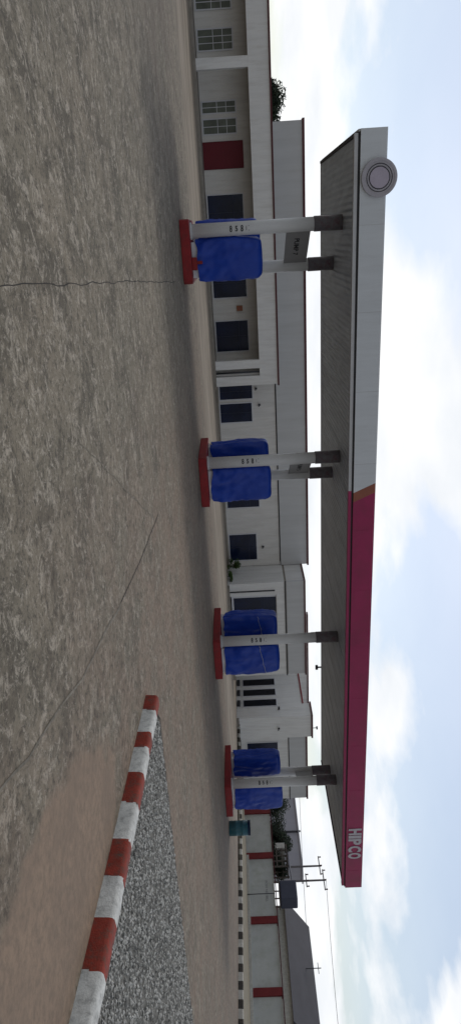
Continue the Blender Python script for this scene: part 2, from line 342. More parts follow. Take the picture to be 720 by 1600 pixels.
# near kerb, red and white, running along y
def kx(y): return 5.22 + .155*y - .004*y*y
def near_kerb():
    t = thing('painted_kerb', 'low kerb painted in red and white blocks beside the gravel bed', 'kerb', (kx(4), 4, 0))
    ye = [7.72, 7.32, 6.81, 6.49, 6.02, 5.51, 4.97, 4.49, 4.02, 3.5, 3.0, 2.5, 2.0, 1.5, 1.0, .5]
    bm = bmesh.new(); H, W = .185, .21
    # cross-section with a rounded shoulder, swept along y
    prof = [(0, -.02), (.004, .06), (.010, H-.045), (.022, H-.016), (.050, H), (W-.035, H+.003), (W-.012, H-.02), (W, H-.06), (W, -.02)]
    rows = []; ys_ = []
    y = ye[0]
    while y > ye[-1]:
        ys_.append(y); y -= .022
    ys_ = sorted(set(ys_ + ye), reverse=True)
    for i, y in enumerate(ys_):
        k = 1.0; e = ye[0]-y
        row = []
        sh = min(1, .55+e*9) if e < .05 else 1
        for (px, pz) in prof:
            n1 = noise.noise(Vector((px*6, y*3, pz*6)))*.007 + noise.noise(Vector((px*30, y*16, pz*30)))*.004
            row.append(bm.verts.new((kx(y)+W/2+(px-W/2)*sh+n1-kx(4), y-4, (pz*(sh if pz > 0 else 1))+n1)))
        rows.append(row)
    for i in range(len(rows)-1):
        for k in range(len(prof)-1):
            ym = (ys_[i]+ys_[i+1])/2+noise.noise(Vector((ys_[i]*5, k*.9, 3)))*.035; seg = sum(1 for q in ye if q > ym)-1
            f = bm.faces.new((rows[i][k], rows[i][k+1], rows[i+1][k+1], rows[i+1][k])); f.material_index = seg % 2; f.smooth = True
    bm.faces.new(rows[0]); bm.faces.new(rows[-1][::-1])
    obj('kerb_stones', bm, ['kerb_red', 'kerb_white'], t)
near_kerb()
# gravel bed behind it
bed = [(kx(7.6)+.2, 7.75), (7.35, 8.45), (12, 8.1), (24, 7.3), (24, 0), (kx(0)+.2, 0), (kx(2)+.2, 2), (kx(4)+.2, 4), (kx(6)+.2, 6)]
bm = bmesh.new(); bm.faces.new([bm.verts.new((x, y, .006)) for x, y in bed]); bmesh.ops.recalc_face_normals(bm, faces=bm.faces)
struct('gravel_bed', bm, 'gravel_bed')
bm = bmesh.new(); rnd = random.Random(3); cnt = 0
def in_bed(x, y):
    top = 7.75+(x-6.4)*.74 if x < 7.35 else 8.45-(x-7.35)*.07
    return x > kx(y)+.22 and y < top-.05
while cnt < 34000:
    x = 6+rnd.random()**1.5*13; y = .8+rnd.random()*7.7
    if not in_bed(x, y): continue
    s = rnd.uniform(.008, .027)*(1+.03*x); z = .006+s*.3
    a = rnd.random()*6.28; ca, sa = math.cos(a)*s, math.sin(a)*s; k = rnd.uniform(.6, 1)
    v = [bm.verts.new(p) for p in ((x+ca, y+sa, z), (x-sa*k, y+ca*k, z+s*.1), (x-ca, y-sa, z), (x+sa*k, y-ca*k, z-s*.1), (x+s*.2, y, z+s*.6))]
    for i in range(4): bm.faces.new((v[i], v[(i+1) % 4], v[4]))
    cnt += 1
tag(obj('gravel', bm, 'pebble'), 'loose grey and black gravel filling the bed behind the kerb', 'gravel', kind='stuff')
t_ = ribbon('bed_edging', [(kx(7.7)+.2, 7.8), (7.35, 8.5), (9.6, 8.3), (12, 8.1), (24, 7.3)], .05, .05, .02, 'crack', z=.01)

# ------------------------------------------------------------------ canopy
XL, XR, YF, YB = -2.5, 27.9, 20.35, 28.15
ZC, ZF0, ZF1 = 5.24, 5.33, 6.07
can = thing('forecourt_canopy', 'long flat forecourt canopy, half white and half maroon, over the pumps', 'canopy', (12.7, 24.3, 0))
ox, oy = 12.7, 24.3
def cb(name, mat, x0, x1, y0, y1, z0, z1, bevel=0): return bx(name, mat, can, x0-ox, x1-ox, y0-oy, y1-oy, z0, z1, bevel=bevel)
cb('ceiling', 'ceiling', XL+.16, XR-.16, YF+.22, YB-.1, ZC, ZC+.05)
cb('roof_sheet', 'trim_grey', XL+.08, XR-.08, YF+.1, YB-.1, ZF1-.2, ZF1-.12)
xm0, xm1 = 8.12, 8.46      # where the maroon half begins
SL = .33                     # lean of the stripe
bm = bmesh.new(); prism(bm, [(XL-ox, ZF0), (xm0+SL/2-ox, ZF0), (xm0-SL/2-ox, ZF1), (XL-ox, ZF1)], 'y', YF-oy, YF+.06-oy)
fw = obj('fascia', bm, 'fascia', can); fw['label'] = 'white half of the canopy fascia'
bm = bmesh.new(); prism(bm, [(xm0+SL/2-ox, ZF0), (xm1+SL/2-ox, ZF0), (xm1-SL/2-ox, ZF1), (xm0-SL/2-ox, ZF1)], 'y', YF-.002-oy, YF+.06-oy)
fo = obj('fascia_stripe', bm, 'brown_stripe', can); fo['label'] = 'slanting orange-brown stripe between the white and maroon halves'
bm = bmesh.new(); prism(bm, [(xm1+SL/2-ox, ZF0-.01), (XR-ox, ZF0-.01), (XR-ox, ZF1), (xm1-SL/2-ox, ZF1)], 'y', YF-oy, YF+.06-oy)
fm = obj('fascia', bm, 'maroon', can); fm['label'] = 'maroon half of the canopy fascia'
cb('side_fascia', 'fascia', XL, XL+.06, YF+.062, YB, ZF0-.05, ZF1)
cb('side_fascia', 'maroon', XR-.06, XR, YF+.062, YB, ZF0-.05, ZF1)
cb('rear_fascia', 'fascia', XL+.062, XR-.062, YB-.06, YB, ZC-.02, ZF1)
cb('side_edge_trim', 'dark', XL+.07, XL+.155, YF+.2, YB-.1, ZC-.05, ZF0+.1)
cb('side_edge_trim', 'dark', XR-.155, XR-.07, YF+.2, YB-.1, ZC-.05, ZF0+.1)
cb('gap_strip', 'dark', XL+.08, XR-.08, YF+.07, YF+.11, ZF0-.07, ZF0+.05)
tr1 = cb('soffit_trim', 'trim_grey', XL+.1, xm0+.1, YF+.04, YF+.20, ZF0-.17, ZF0-.068)
tr2 = cb('soffit_trim', 'maroon', xm0+.102, XR-.1, YF+.04, YF+.20, ZF0-.17, ZF0-.068)
# panel seams of the fascia: narrow cover strips
for k in range(1, 13):
    if k != 11: cb('seam_strip', 'trim_grey' if k < 5 else 'maroon', XL+k*2.44-.006, XL+k*2.44+.006, YF-.004, YF+.01, ZF0+.005, ZF1-.005)
for ch, uc, wl in (('H', 1299.5, 9.2), ('I', 1307.3, 4.0), ('P', 1315, 9.2), ('C', 1326.3, 9.2), ('O', 1337, 9)):
    text('letter', ch, 'letter', can, wl*.0396, .57, (24.1+(uc-1294)*.0396-ox, YF-.016-oy, 5.70), (R(90), 0, 0), .012, .04)
for k in range(1, 25): cb('soffit_seam', 'ceiling', XL+.16+k*1.21-.008, XL+.16+k*1.21+.008, YF+.23, YB-.11, ZC-.008, ZC-.001)
# round emblem
def ring(bm, r0, r1, y0, y1, n=56, mi=0):
    P = lambda r, k, y: (r*math.cos(2*math.pi*k/n), y, r*math.sin(2*math.pi*k/n))
    if r0 == 0:
        f = [bm.verts.new(P(r1, k, y0)) for k in range(n)]; b_ = [bm.verts.new(P(r1, k, y1)) for k in range(n)]
        bm.faces.new(f); bm.faces.new(b_[::-1])
        for k in range(n): bm.faces.new((f[k], b_[k], b_[(k+1) % n], f[(k+1) % n]))
        return
    A, B, D, E = [[bm.verts.new(P(r, k, y)) for k in range(n)] for r, y in ((r0, y0), (r1, y0), (r1, y1), (r0, y1))]
    for k in range(n):
        j = (k+1) % n
        for q, s in ((A, B), (B, D), (D, E), (E, A)): bm.faces.new((q[k], s[k], s[j], q[j]))
em = thing('round_emblem', 'big round grey emblem disc on the left end of the white fascia', 'sign', (-1.26, YF-.004, 5.86))
bm = bmesh.new(); ring(bm, 0, .50, -.07, -.004); obj('disc', bm, 'emblem_rim', em)
bm = bmesh.new(); ring(bm, .425, .50, -.082, -.072); obj('outer_ring', bm, 'emblem_rim', em)
bm = bmesh.new(); ring(bm, .345, .365, -.080, -.072); obj('inner_ring', bm, 'ink', em)
bm = bmesh.new(); ring(bm, .275, .297, -.082, -.072); obj('inner_ring', bm, 'ink', em)
bm = bmesh.new(); ring(bm, 0, .27, -.079, -.072); obj('centre_plate', bm, 'emblem', em)

# ------------------------------------------------------------------ islands, columns, pumps
PX = [-.2, 7.8, 15.81, 23.87]; YN = 22.88; DX, DY = 1.31, 1.91
where = ['leftmost', 'second from the left', 'third from the left', 'rightmost']
side = ['under the white half of the canopy, leftmost of four', 'left of the white and maroon join of the canopy, second of four', 'under the middle of the maroon fascia, third of four', 'nearest the teal drum, last of four']
beside = ['below the round emblem', 'beside the orange-brown stripe', 'in front of the wide shuttered opening', 'next to the teal drum']
def island(i):
    x = PX[i]; bm = bmesh.new()
    x0, x1, y0, y1, H = -.36, 1.60, -.52, 2.22, .30
    q = []
    for cx, cy, a0 in ((x1-.1, y1-.1, 0), (x0+.1, y1-.1, 90), (x0+.1, y0+.1, 180), (x1-.1, y0+.1, 270)):
        for k in range(4): q.append((cx+.1*math.cos(R(a0+k*30)), cy+.1*math.sin(R(a0+k*30))))
    prism(bm, q, 'z', 0, H)
    o = obj('pump_island', bm, 'red', loc=(x, YN, 0))
    b = o.modifiers.new('bevel', 'BEVEL'); b.width = .02; b.segments = 2
    return tag(o, 'red concrete pump island %s' % ['under the round emblem, carrying one visible blue tarp', 'second along, just left of the maroon half of the canopy', 'in front of the wide shuttered opening, third along', 'farthest away, beside the teal drum'][i], 'pump island', 'red pump islands under the canopy')
for i in range(4): island(i)
def column(i, far):
    x = PX[i]+(DX if far else 0); y = YN+(DY if far else 0)
    lab = ('white round canopy column at the rear of the %s island' if far else 'white round column with dark lettering at the front of the %s island') % where[i]
    t = thing('canopy_column', lab, 'column', (x, y, .30), group='round columns holding up the canopy')
    r = .215
    bm = bmesh.new(); tube(bm, [(0, 0, .02), (0, 0, 2.2), (0, 0, 4.02)], r, 28); obj('shaft', bm, 'col', t)
    bm = bmesh.new(); tube(bm, [(0, 0, 0), (0, 0, .05), (0, 0, .06)], [r+.05, r+.05, r+.02], 24); obj('base_ring', bm, 'trim_grey', t)
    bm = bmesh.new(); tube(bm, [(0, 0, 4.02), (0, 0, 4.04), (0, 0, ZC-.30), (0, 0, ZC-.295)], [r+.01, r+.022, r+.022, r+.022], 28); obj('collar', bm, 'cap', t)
    if not far:
        # upright dark characters running up the shaft, wrapped onto its camera side
        a = math.atan2(-y, -x)
        for ch, zc, hh, mt in (('8', 1.33, .20, 'ink'), ('5', 1.51, .17, 'ink'), ('8', 1.69, .20, 'ink'), ('i', 1.83, .13, 'ink_faint'), ('l', 1.91, .16, 'ink_faint')):
            n = Vector((math.cos(a), math.sin(a), 0)); ww = .085 if ch in '85' else .03
            rot = Matrix((Vector((0, 0, 1)), Vector((0, 0, 1)).cross(n)*-1, n)).transposed()
            # letter x axis up the shaft, letter top towards the left
            xa = Vector((0, 0, 1)); ya = n.cross(xa); rot = Matrix((xa, ya, n)).transposed()
            o = text('lettering', ch, mt, t, ww, hh, n*(r+.004)+Vector((0, 0, zc)), rot.to_euler(), .003, .025)
            for v in o.data.vertices:      # bend to the round shaft
                th = v.co.y/r; v.co.y = r*math.sin(th); v.co.z += -r*(1-math.cos(th))
    return t
for i in range(4):
    column(i, False); column(i, True)

def tarp_mesh(wx, wy, z0, z1, seed, dome=.10, lean=0):
    bm = bmesh.new(); bmesh.ops.create_cube(bm, size=2)
    bmesh.ops.subdivide_edges(bm, edges=list(bm.edges), cuts=26, use_grid_fill=True)
    S = Vector((seed*3.1, seed*1.7, seed*.9)); hx, hy, hz = wx/2, wy/2, (z1-z0)/2; rc = min(.16, hy*.6)
    for v in bm.verts:
        p = Vector((v.co.x*hx, v.co.y*hy, v.co.z*hz))
        c = Vector((max(-hx+rc, min(hx-rc, p.x)), max(-hy+rc, min(hy-rc, p.y)), p.z if p.z < 0 else min(hz-rc, p.z)))
        d = p-c
        if d.length > 1e-6: p = c + d.normalized()*min(d.length, rc)
        tz = v.co.z*.5+.5
        side_ = Vector((p.x/hx, p.y/hy, 0))
        swell = (.035*math.sin(tz*math.pi) + noise.noise(Vector((p.x*1.3, p.y*1.3, p.z*.9))+S)*.06)
        p += side_*swell
        p.z += (1-abs(v.co.x)**2)*dome*max(0, tz-.8)*5*(.5+.5*noise.noise(Vector((p.x*1.5, 0, 0))+S)+.3)
        # hanging folds, stronger towards the hem
        ang = math.atan2(p.y/hy, p.x/hx)
        fold = math.sin(ang*9+noise.noise(Vector((p.z*1.2, ang, 0))+S)*4)*.5+noise.noise(Vector((ang*4, p.z*2, 2))+S)
        p += side_.normalized()*fold*.034*(1.25-tz) if side_.length > .3 else Vector()
        cr = noise.noise(Vector((p.x*3.2+p.z*2, p.y*3, p.z*3-p.x))+S)
        p += Vector((noise.noise(p*2.5+S), noise.noise(p*2.5-S), 0))*.018 + side_*(-abs(cr)**.5*.035)
        if tz < .08: p.z += noise.noise(Vector((ang*2.2, 0, 0))+S)*.10
        p.x += lean*tz
        v.co = p+Vector((0, 0, (z0+z1)/2))
    for f in bm.faces: f.smooth = True
    bot = [f for f in bm.faces if f.normal.z < -.8 and f.calc_center_median().z < z0+.1]
    bmesh.ops.delete(bm, geom=bot, context='FACES')
    return bm
def dispenser(i, back):
    rx = (-.33, 1.02) if back else [(.20, 1.58), (.20, 1.62), (.28, 1.78), (.25, 1.77)][i]
    zt = [2.62, 2.68, 2.78, 2.72][i]; y = YN+(1.62 if back else .28); x = PX[i]+(rx[0]+rx[1])/2; wx = rx[1]-rx[0]-.07
    labs = {(0, 0): 'fuel pump shrouded in a smooth blue tarp with red boot, under the round emblem',
            (0, 1): 'blue tarp shrouded fuel pump mostly hidden behind the first pump and first column',
            (1, 0): 'fuel pump under a blue tarp right of the second column, white shop behind',
            (1, 1): 'blue tarped fuel pump peeping out left of the second column, rounded top',
            (2, 0): 'blue tarped fuel pump right of the third column, beside the narrow slit windows',
            (2, 1): 'blue tarped fuel pump left of the third column, before the wide navy opening',
            (3, 0): 'blue tarped fuel pump between the fourth column and the teal drum',
            (3, 1): 'blue tarped fuel pump left of the fourth column, below a navy window'}
    t = thing('fuel_pump', labs[(i, int(back))], 'fuel pump', (x, y, .30), group='fuel pumps wrapped in blue tarpaulin')
    bx('cabinet_base', 'frame_white', t, -wx/2+.10, wx/2-.10, -.24, .24, 0, .42, bevel=.01)
    bx('cabinet', 'frame_white', t, -wx/2+.14, wx/2-.14, -.2, .2, .42, zt-.55, bevel=.02)
    bm = tarp_mesh(wx, .66, .12 if not (i == 0) else .16, zt-.33, i*2+back+1, dome=.05 if i == 0 else .04, lean=.03 if i == 0 else 0)
    obj('tarpaulin', bm, 'tarp', t)
    # cord round the shroud
    bm = bmesh.new(); pts = []
    zc = [1.2, .9, 1.75, 1.65][i]
    if i == 2:
        for k in range(25):
            a = -math.pi+k*math.pi/24
            pts.append((math.cos(a)*(wx/2+.03), -.37+.06*abs(math.cos(a))**6, zc+.12*math.cos(a)+noise.noise(Vector((k*.4, i, 0)))*.04))
        tube(bm, pts, .008, 6); obj('cord', bm, 'trim_grey', t)
    else: bm.free()
    if i == 0 and not back:
        bm = bmesh.new(); box(bm, -.10, .30, -.46, -.33, .0, .17); box(bm, .02, .12, -.44, -.33, .17, .34)
        obj('pump_boot', bm, 'red', t, bevel=.02)
    return t
for i in range(4):
    dispenser(i, False); dispenser(i, True)
# number boards spanning the two columns of an island
for i in range(4):
    x, y = PX[i], YN; ang = math.atan2(DY, DX); ln_ = math.hypot(DX, DY)
    t = thing('pump_number_board', ['grey board reading PUMP 7 between the two columns of the leftmost island', 'grey board reading PUMP 5 between the two columns of the second island', 'grey board between the aligned columns of the third island', 'grey board between the columns of the farthest island by the drum'][i], 'sign', (x+DX/2, y+DY/2, 3.45), ang, group='number boards between the canopy columns')
    bx('panel', 'board', t, -ln_/2+.2, ln_/2-.2, -.03, .03, 0, .80, bevel=.006)
    if i < 2: text('lettering', ['PUMP 7', 'PUMP 5'][i], 'ink', t, .95, .17, (.0, -.034, .38), (R(90), 0, 0), .003, .02)

# ------------------------------------------------------------------ windows and doors
def window(parent, x0, x1, z0, z1, y, mull=1, trans=0, mat='glass', fr=.07, name='window', label=None, fmat='frame_white', rec=.09):
    """unit fixed to a wall whose face is at y (wall faces -y)"""
    bm = bmesh.new(); d0, d1 = y-.05, y+.02
    box(bm, x0-fr, x1+fr, d0, d1, z1, z1+fr); box(bm, x0-fr, x1+fr, d0, d1, z0-fr, z0)
    box(bm, x0-fr, x0, d0, d1, z0, z1); box(bm, x1, x1+fr, d0, d1, z0, z1)
    f = obj(name, bm, fmat, parent)
    if label: f['label'] = label
    bm = bmesh.new(); box(bm, x0, x1, y-.02, y-.005, z0, z1); obj('pane', bm, mat, f)
    bm = bmesh.new(); any_ = False
    for k in range(1, mull+1):
        xx = x0+(x1-x0)*k/(mull+1); box(bm, xx-.018, xx+.018, y-.04, y-.021, z0, z1); any_ = True
    for k in range(1, trans+1):
        zt = z0+(z1-z0)*(1-.28*k); box(bm, x0, x1, y-.044, y-.022, zt-.018, zt+.018); any_ = True
    if any_: obj('mullion', bm, 'navy_bar' if mat != 'glass_green' else 'frame_white', f)
    else: bm.free()
    return f
def wall_lamp(parent, x, y, z):
    bm = bmesh.new(); box(bm, x-.05, x+.05, y-.14, y-.002, z-.05, z+.05); box(bm, x-.1, x+.1, y-.24, y-.10, z-.12, z-.04)
    o = obj('wall_lamp', bm, 'dark', parent, bevel=.008)

# ------------------------------------------------------------------ shop (A)
A = thing('shop_building', 'long white single-storey shop building with a deep porch and dark coping behind the pumps', 'building', (9, 46, 0))
def rel(o): o.location = o.location - Vector(A.location); return o
class Grp:
    """children written in world coordinates under a thing"""
    def __init__(s, root): s.r = root; s.off = Vector(root.location)
    def box(s, name, mat, x0, x1, y0, y1, z0, z1, bevel=0):
        o = s.off; return bx(name, mat, s.r, x0-o.x, x1-o.x, y0-o.y, y1-o.y, z0-o.z, z1-o.z, bevel=bevel)
    def win(s, x0, x1, z0, z1, y, **k):
        o = s.off; return window(s.r, x0-o.x, x1-o.x, z0, z1, y-o.y, **k)
    def lamp(s, x, y, z): wall_lamp(s.r, x-s.off.x, y-s.off.y, z)
G = Grp(A); YA = 46.0
G.box('wall', 'wall_shop', -24, 24.6, YA, YA+.25, 0, 4.25)
G.box('rear_wall', 'wall_shop', -24, 24.6, YA+9, YA+9.25, 0, 4.25)
G.box('side_wall', 'wall_shop', -24, -23.75, YA+.252, YA+8.998, 0, 4.25)
G.box('side_wall', 'wall_shop', 24.35, 24.6, YA+.252, YA+8.998, 0, 4.25)
G.box('roof', 'concrete_plinth', -24, 24.6, YA+.252, YA+9.25, 4.251, 4.40)
# tall parapet, standing proud of the wall by a hand, with a dark drip line under it
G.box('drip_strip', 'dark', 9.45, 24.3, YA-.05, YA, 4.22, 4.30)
pp = G.box('parapet', 'panel', -6.3, 24.6, YA-.12, YA+.2, 4.301, 6.38)
G.box('parapet', 'panel', -6.3, -6.1, YA+.202, YA+9, 4.401, 6.38)
G.box('parapet', 'panel', 24.4, 24.6, YA+.202, YA+9, 4.401, 6.38)
G.box('coping', 'coping_dark', -6.4, 24.68, YA-.2, YA+.28, 6.382, 6.52)
G.box('coping', 'coping_dark', -6.4, -6.0, YA+.282, YA+9.1, 6.382, 6.52)
G.box('coping', 'coping_dark', 24.3, 24.68, YA+.282, YA+9.1, 6.382, 6.52)
for k in range(1, 13): bx('panel_joint', 'trim_grey', A, -6.3+k*2.4-.008-9, -6.3+k*2.4+.008-9, -.126, -.118, 4.32, 6.37)
# porch
YP = 43.5
G.box('porch_beam', 'wall', -24, 9.4, YP, YP+.25, 3.10, 4.30)
G.box('porch_roof', 'concrete_plinth', -24, 9.4, YP+.252, YA-.002, 3.30, 4.20)
G.box('porch_coping', 'coping_dark', -24.1, 9.5, YP-.08, YP+.45, 4.302, 4.40)
G.box('porch_pillar', 'wall', 7.72, 8.28, YP+.003, YP+.4, .16, 3.098)
G.box('porch_side_wall', 'wall', 8.5, 8.72, YP+.26, YA-.002, .16, 3.298)
G.box('porch_pillar', 'wall', -9.3, -8.75, YP+.003, YP+.4, .16, 3.098)
G.box('porch_pier', 'wall', 8.78, 9.4, YP+.003, YP+.4, .16, 3.098)
G.box('porch_step', 'concrete_plinth', -24, 9.5, YP-.5, YA-.002, 0, .16, bevel=.01)
G.box('plinth', 'concrete_plinth', 9.502, 24.55, YA-.45, YA-.002, 0, .14, bevel=.01)
bm = bmesh.new(); tube(bm, [(8.53-9, YP+.1-46, .0), (8.53-9, YP+.1-46, 3.1)], .06, 10); obj('upright_line', bm, 'black_steel', A)  # black tube standing in for the shadow gap between pillar and pier
d = G.win(-5.40, -3.92, .20, 2.66, YA, mull=0, mat='door_red', name='door', fmat='door_red', fr=.03, label='dark red door')
G.win(-2.42, -.34, .26, 2.52, YA, mull=1, trans=1, name='window')
G.win(2.0, 3.86, .28, 2.50, YA, mull=1, name='window')
G.win(5.42, 7.46, .28, 2.48, YA, mull=1, trans=1, name='window')
for x0, x1 in ((-7.55, -6.98), (-6.62, -5.86), (-11.2, -10.2), (-13.2, -12.2), (-17.5, -15.5)):
    f = G.win(x0, x1, .30, 2.3, YA, mull=1 if x1-x0 < .9 else 2, trans=2, mat='glass_green', name='window', label='window with pale bars and dusty panes')
G.win(9.78, 10.89, .25, 2.58, YA, mull=1, trans=0)
G.win(11.22, 12.60, .22, 2.50, YA, mull=1)
G.win(17.2, 19.42, .30, 2.75, YA, mull=2, trans=1)
G.win(21.75, 24.02, .28, 2.40, YA, mull=1, trans=1)
for x, z in ((8.98, 3.55), (10.2, 2.9), (11.4, 3.1), (22.9, 2.95), (15.0, 3.1)): G.lamp(x, YA, z)
G.lamp(1.5, YP, 3.5)
mb = thing('meter_box', 'small orange-brown meter box fixed to the porch wall between two navy windows', 'meter box', (4.6, YA-.001, 1.78))
bx('casing', 'orange', mb, -.17, .17, -.14, 0, 0, .40, bevel=.01); bx('cover', 'brown_stripe', mb, -.13, .13, -.158, -.142, .05, .35, bevel=.004)

# ------------------------------------------------------------------ shuttered wing (B)
Bt = thing('projecting_shop_wing', 'white wing standing forward with a wide navy glazed opening, beyond the third pump island', 'building', (29.5, 43.2, 0))
G = Grp(Bt); YBw = 43.2
G.box('wall', 'wall', 24.65, 25.75, YBw, YBw+.25, 0, 4.35); G.box('wall', 'wall', 32.6, 33.3, YBw, YBw+.25, 0, 4.35)
G.box('lintel', 'wall', 25.752, 32.598, YBw, YBw+.25, 3.72, 4.35)
G.box('side_wall', 'wall', 24.65, 24.9, YBw+.252, 52, 0, 4.35); G.box('side_wall', 'wall', 33.05, 33.3, YBw+.252, 52, 0, 4.35)
G.box('rear_wall', 'wall', 24.902, 33.048, 51.75, 52, 0, 4.35)
G.box('roof', 'concrete_plinth', 24.65, 33.3, YBw+.002, 52, 4.352, 4.50)
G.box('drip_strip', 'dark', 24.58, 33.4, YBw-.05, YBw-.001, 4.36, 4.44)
G.box('parapet', 'panel', 24.65, 33.3, YBw-.003, YBw+.2, 4.502, 5.86); G.box('parapet', 'wall', 24.65, 24.85, YBw+.202, 52, 4.502, 5.86)
G.box('coping', 'coping_dark', 24.56, 33.4, YBw-.09, YBw+.26, 5.862, 5.97); G.box('coping', 'coping_dark', 24.56, 24.9, YBw+.262, 52, 5.862, 5.97)
f = G.win(25.95, 32.4, .38, 3.68, YBw+.15, mull=5, trans=1, fr=.16, name='shopfront', label='wide navy glazed shopfront')
G.box('upright_line', 'black_steel', 25.30, 25.38, YBw-.07, YBw-.002, .1, 3.6)  # black strip standing in for the shadow edge beside the opening
G.box('step', 'concrete_plinth', 24.7, 33.3, YBw-.5, YBw-.002, 0, .14, bevel=.01)

# ------------------------------------------------------------------ tall block with slit windows (C)
Ct = thing('narrow_block', 'narrow white block with three slit windows in its side and a red edge', 'building', (39, 46, 0))
G = Grp(Ct)
def side_win(G, y0, y1, z0, z1, x):
    o = G.off; bm = bmesh.new(); fr = .07
    box(bm, x-.05-o.x, x+.01-o.x, y0-fr-o.y, y1+fr-o.y, z1, z1+fr); box(bm, x-.05-o.x, x+.01-o.x, y0-fr-o.y, y1+fr-o.y, z0-fr, z0)
    box(bm, x-.05-o.x, x+.01-o.x, y0-fr-o.y, y0-o.y, z0, z1); box(bm, x-.05-o.x, x+.01-o.x, y1-o.y, y1+fr-o.y, z0, z1)
    f = obj('window', bm, 'frame_white', G.r)
    bm = bmesh.new(); box(bm, x-.025-o.x, x-.004-o.x, y0-o.y, y1-o.y, z0, z1); obj('pane', bm, 'glass_black', f)
    bm = bmesh.new(); box(bm, x-.16-o.x, x-.002-o.x, y0-o.y+.1, y1-o.y-.1, .06, .34); obj('vent_grille', bm, 'dark', G.r, bevel=.01)
G.box('wall', 'wall', 38, 40.3, 43.5, 52, 0, 5.74)
G.box('link_wall', 'wall', 33.4, 47, 52.2, 52.5, 0, 6.95)
G.box('coping', 'coping_dark', 33.4, 47.1, 52.1, 52.6, 6.952, 7.08)
G.box('tower', 'wall', 38.001, 40.3, 43.52, 45.1, 5.742, 6.36)
G.box('coping', 'coping_red', 37.92, 38.3, 45.102, 52, 5.742, 5.86)
G.box('coping', 'coping_dark', 37.9, 40.4, 43.42, 45.2, 6.362, 6.50)
for y0, y1 in ((47.75, 48.65), (46.35, 47.2), (44.95, 45.8)): side_win(G, y0, y1, .62, 3.5, 38)
G.box('plinth', 'concrete_plinth', 37.9, 40.3, 43.3, 43.498, 0, .2)
G.lamp(39.2, 43.5, 3.6)
bm = bmesh.new(); box(bm, -1.2, -1.002, -.5-1.1, -.3-1.1, 3.6, 3.75); obj('wall_lamp', bm, 'dark', Ct)
bm = bmesh.new(); tube(bm, [(.9, -1.9, 6.5), (.9, -1.9, 6.85)], .03, 6); box(bm, .8, 1.0, -2.0, -1.8, 6.85, 6.97); obj('roof_light', bm, 'black_steel', Ct)

# ------------------------------------------------------------------ end wing (D)
Dt = thing('end_wing', 'plain white end wing with one navy window behind the farthest pump island', 'building', (44.5, 44.6, 0))
G = Grp(Dt); YD = 44.6
G.box('wall', 'wall', 40.32, 48.6, YD, YD+6, 0, 4.42)
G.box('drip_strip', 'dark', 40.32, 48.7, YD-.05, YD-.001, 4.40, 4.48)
G.box('parapet', 'panel', 40.32, 48.6, YD-.003, YD+6, 4.482, 5.98)
G.box('coping', 'coping_dark', 40.32, 48.7, YD-.09, YD+6.08, 5.982, 6.12)
G.win(41.75, 44.9, .75, 3.45, YD, mull=1)
G.win(46.2, 47.9, .9, 3.2, YD, mull=1)
G.box('plinth', 'concrete_plinth', 40.32, 48.6, YD-.25, YD-.002, 0, .22)

# ------------------------------------------------------------------ perimeter wall along x = 53
pw = thing('perimeter_wall', 'white boundary wall with dark red pilasters right of the farthest pump', 'wall', (53, 38, 0))
G = Grp(pw)
pil = [58.5, 52.6, 47.1, 42.1, 36.0, 30.4, 24.6, 18.8, 13.0]
for a, c in zip(pil, pil[1:]): G.box('wall_panel', 'perim', 53, 53.2, c+.3, a-.3, 0, 2.5)
for y in pil: G.box('pilaster', 'pil_red', 52.85, 53.3, y-.298, y+.298, 0, 2.56, bevel=.01)
G.box('coping', 'coping_dark', 52.82, 53.34, 12.5, 59, 2.562, 2.63)
G.box('plinth', 'kerb_cream', 52.6, 52.998, 13, 42, 0, .32, bevel=.02)
text('lettering', 'POST NO BILL', 'ink_faint', pw, 1.95, .2, (52.992-53, 38.65-38, 1.80), (R(90), 0, R(-90)), .004, .01)
vp = thing('thin_post', 'thin dark steel post standing against the white boundary wall', 'post', (52.45, 38.0, 0))
bm = bmesh.new(); tube(bm, [(0, 0, 0), (0, 0, 2.48)], .035, 8); obj('shaft', bm, 'black_steel', vp)
bm = bmesh.new(); box(bm, -.1, .1, -.1, .1, 0, .03); obj('base_plate', bm, 'black_steel', vp)

# black and cream kerb
def far_kerb():
    bm = bmesh.new(); n = 0; y = 44.0
    while y > 12:
        x = 36.4+(y-25)*.22 if y < 34.5 else 38.5+(y-34.5)*.02
        x2 = x-.5*.22
        vs = []
        for (xx, yy) in ((x, y), (x2, y-.5)):
            vs.append([bm.verts.new((xx-37+p, yy-30, z)) for p, z in ((0, 0), (.02, .22), (.05, .26), (.2, .26), (.22, 0))])
        for k in range(4):
            f = bm.faces.new((vs[0][k], vs[0][k+1], vs[1][k+1], vs[1][k])); f.material_index = n % 2
        for v_ in vs: bm.faces.new(v_).material_index = n % 2
        n += 1; y -= .5
    t = thing('striped_kerb', 'far kerb painted in black and cream blocks before the boundary wall', 'kerb', (37, 30, 0))
    obj('kerb_stones', bm, ['kerb_black', 'kerb_cream'], t)
far_kerb()
# verge between kerb and wall
bm = bmesh.new(); bm.faces.new([bm.verts.new(p) for p in ((38.7, 44.2, .1), (36.6, 25, .1), (34, 12, .1), (52.9, 12, .1), (52.9, 44.2, .1))]); bmesh.ops.recalc_face_normals(bm, faces=bm.faces)
M['verge'] = weathered('sandy_verge', (.25, .22, .165), .95, .3, 1.5, .3, (.12, .13, .06), .6)
struct('verge_ground', bm, 'verge')

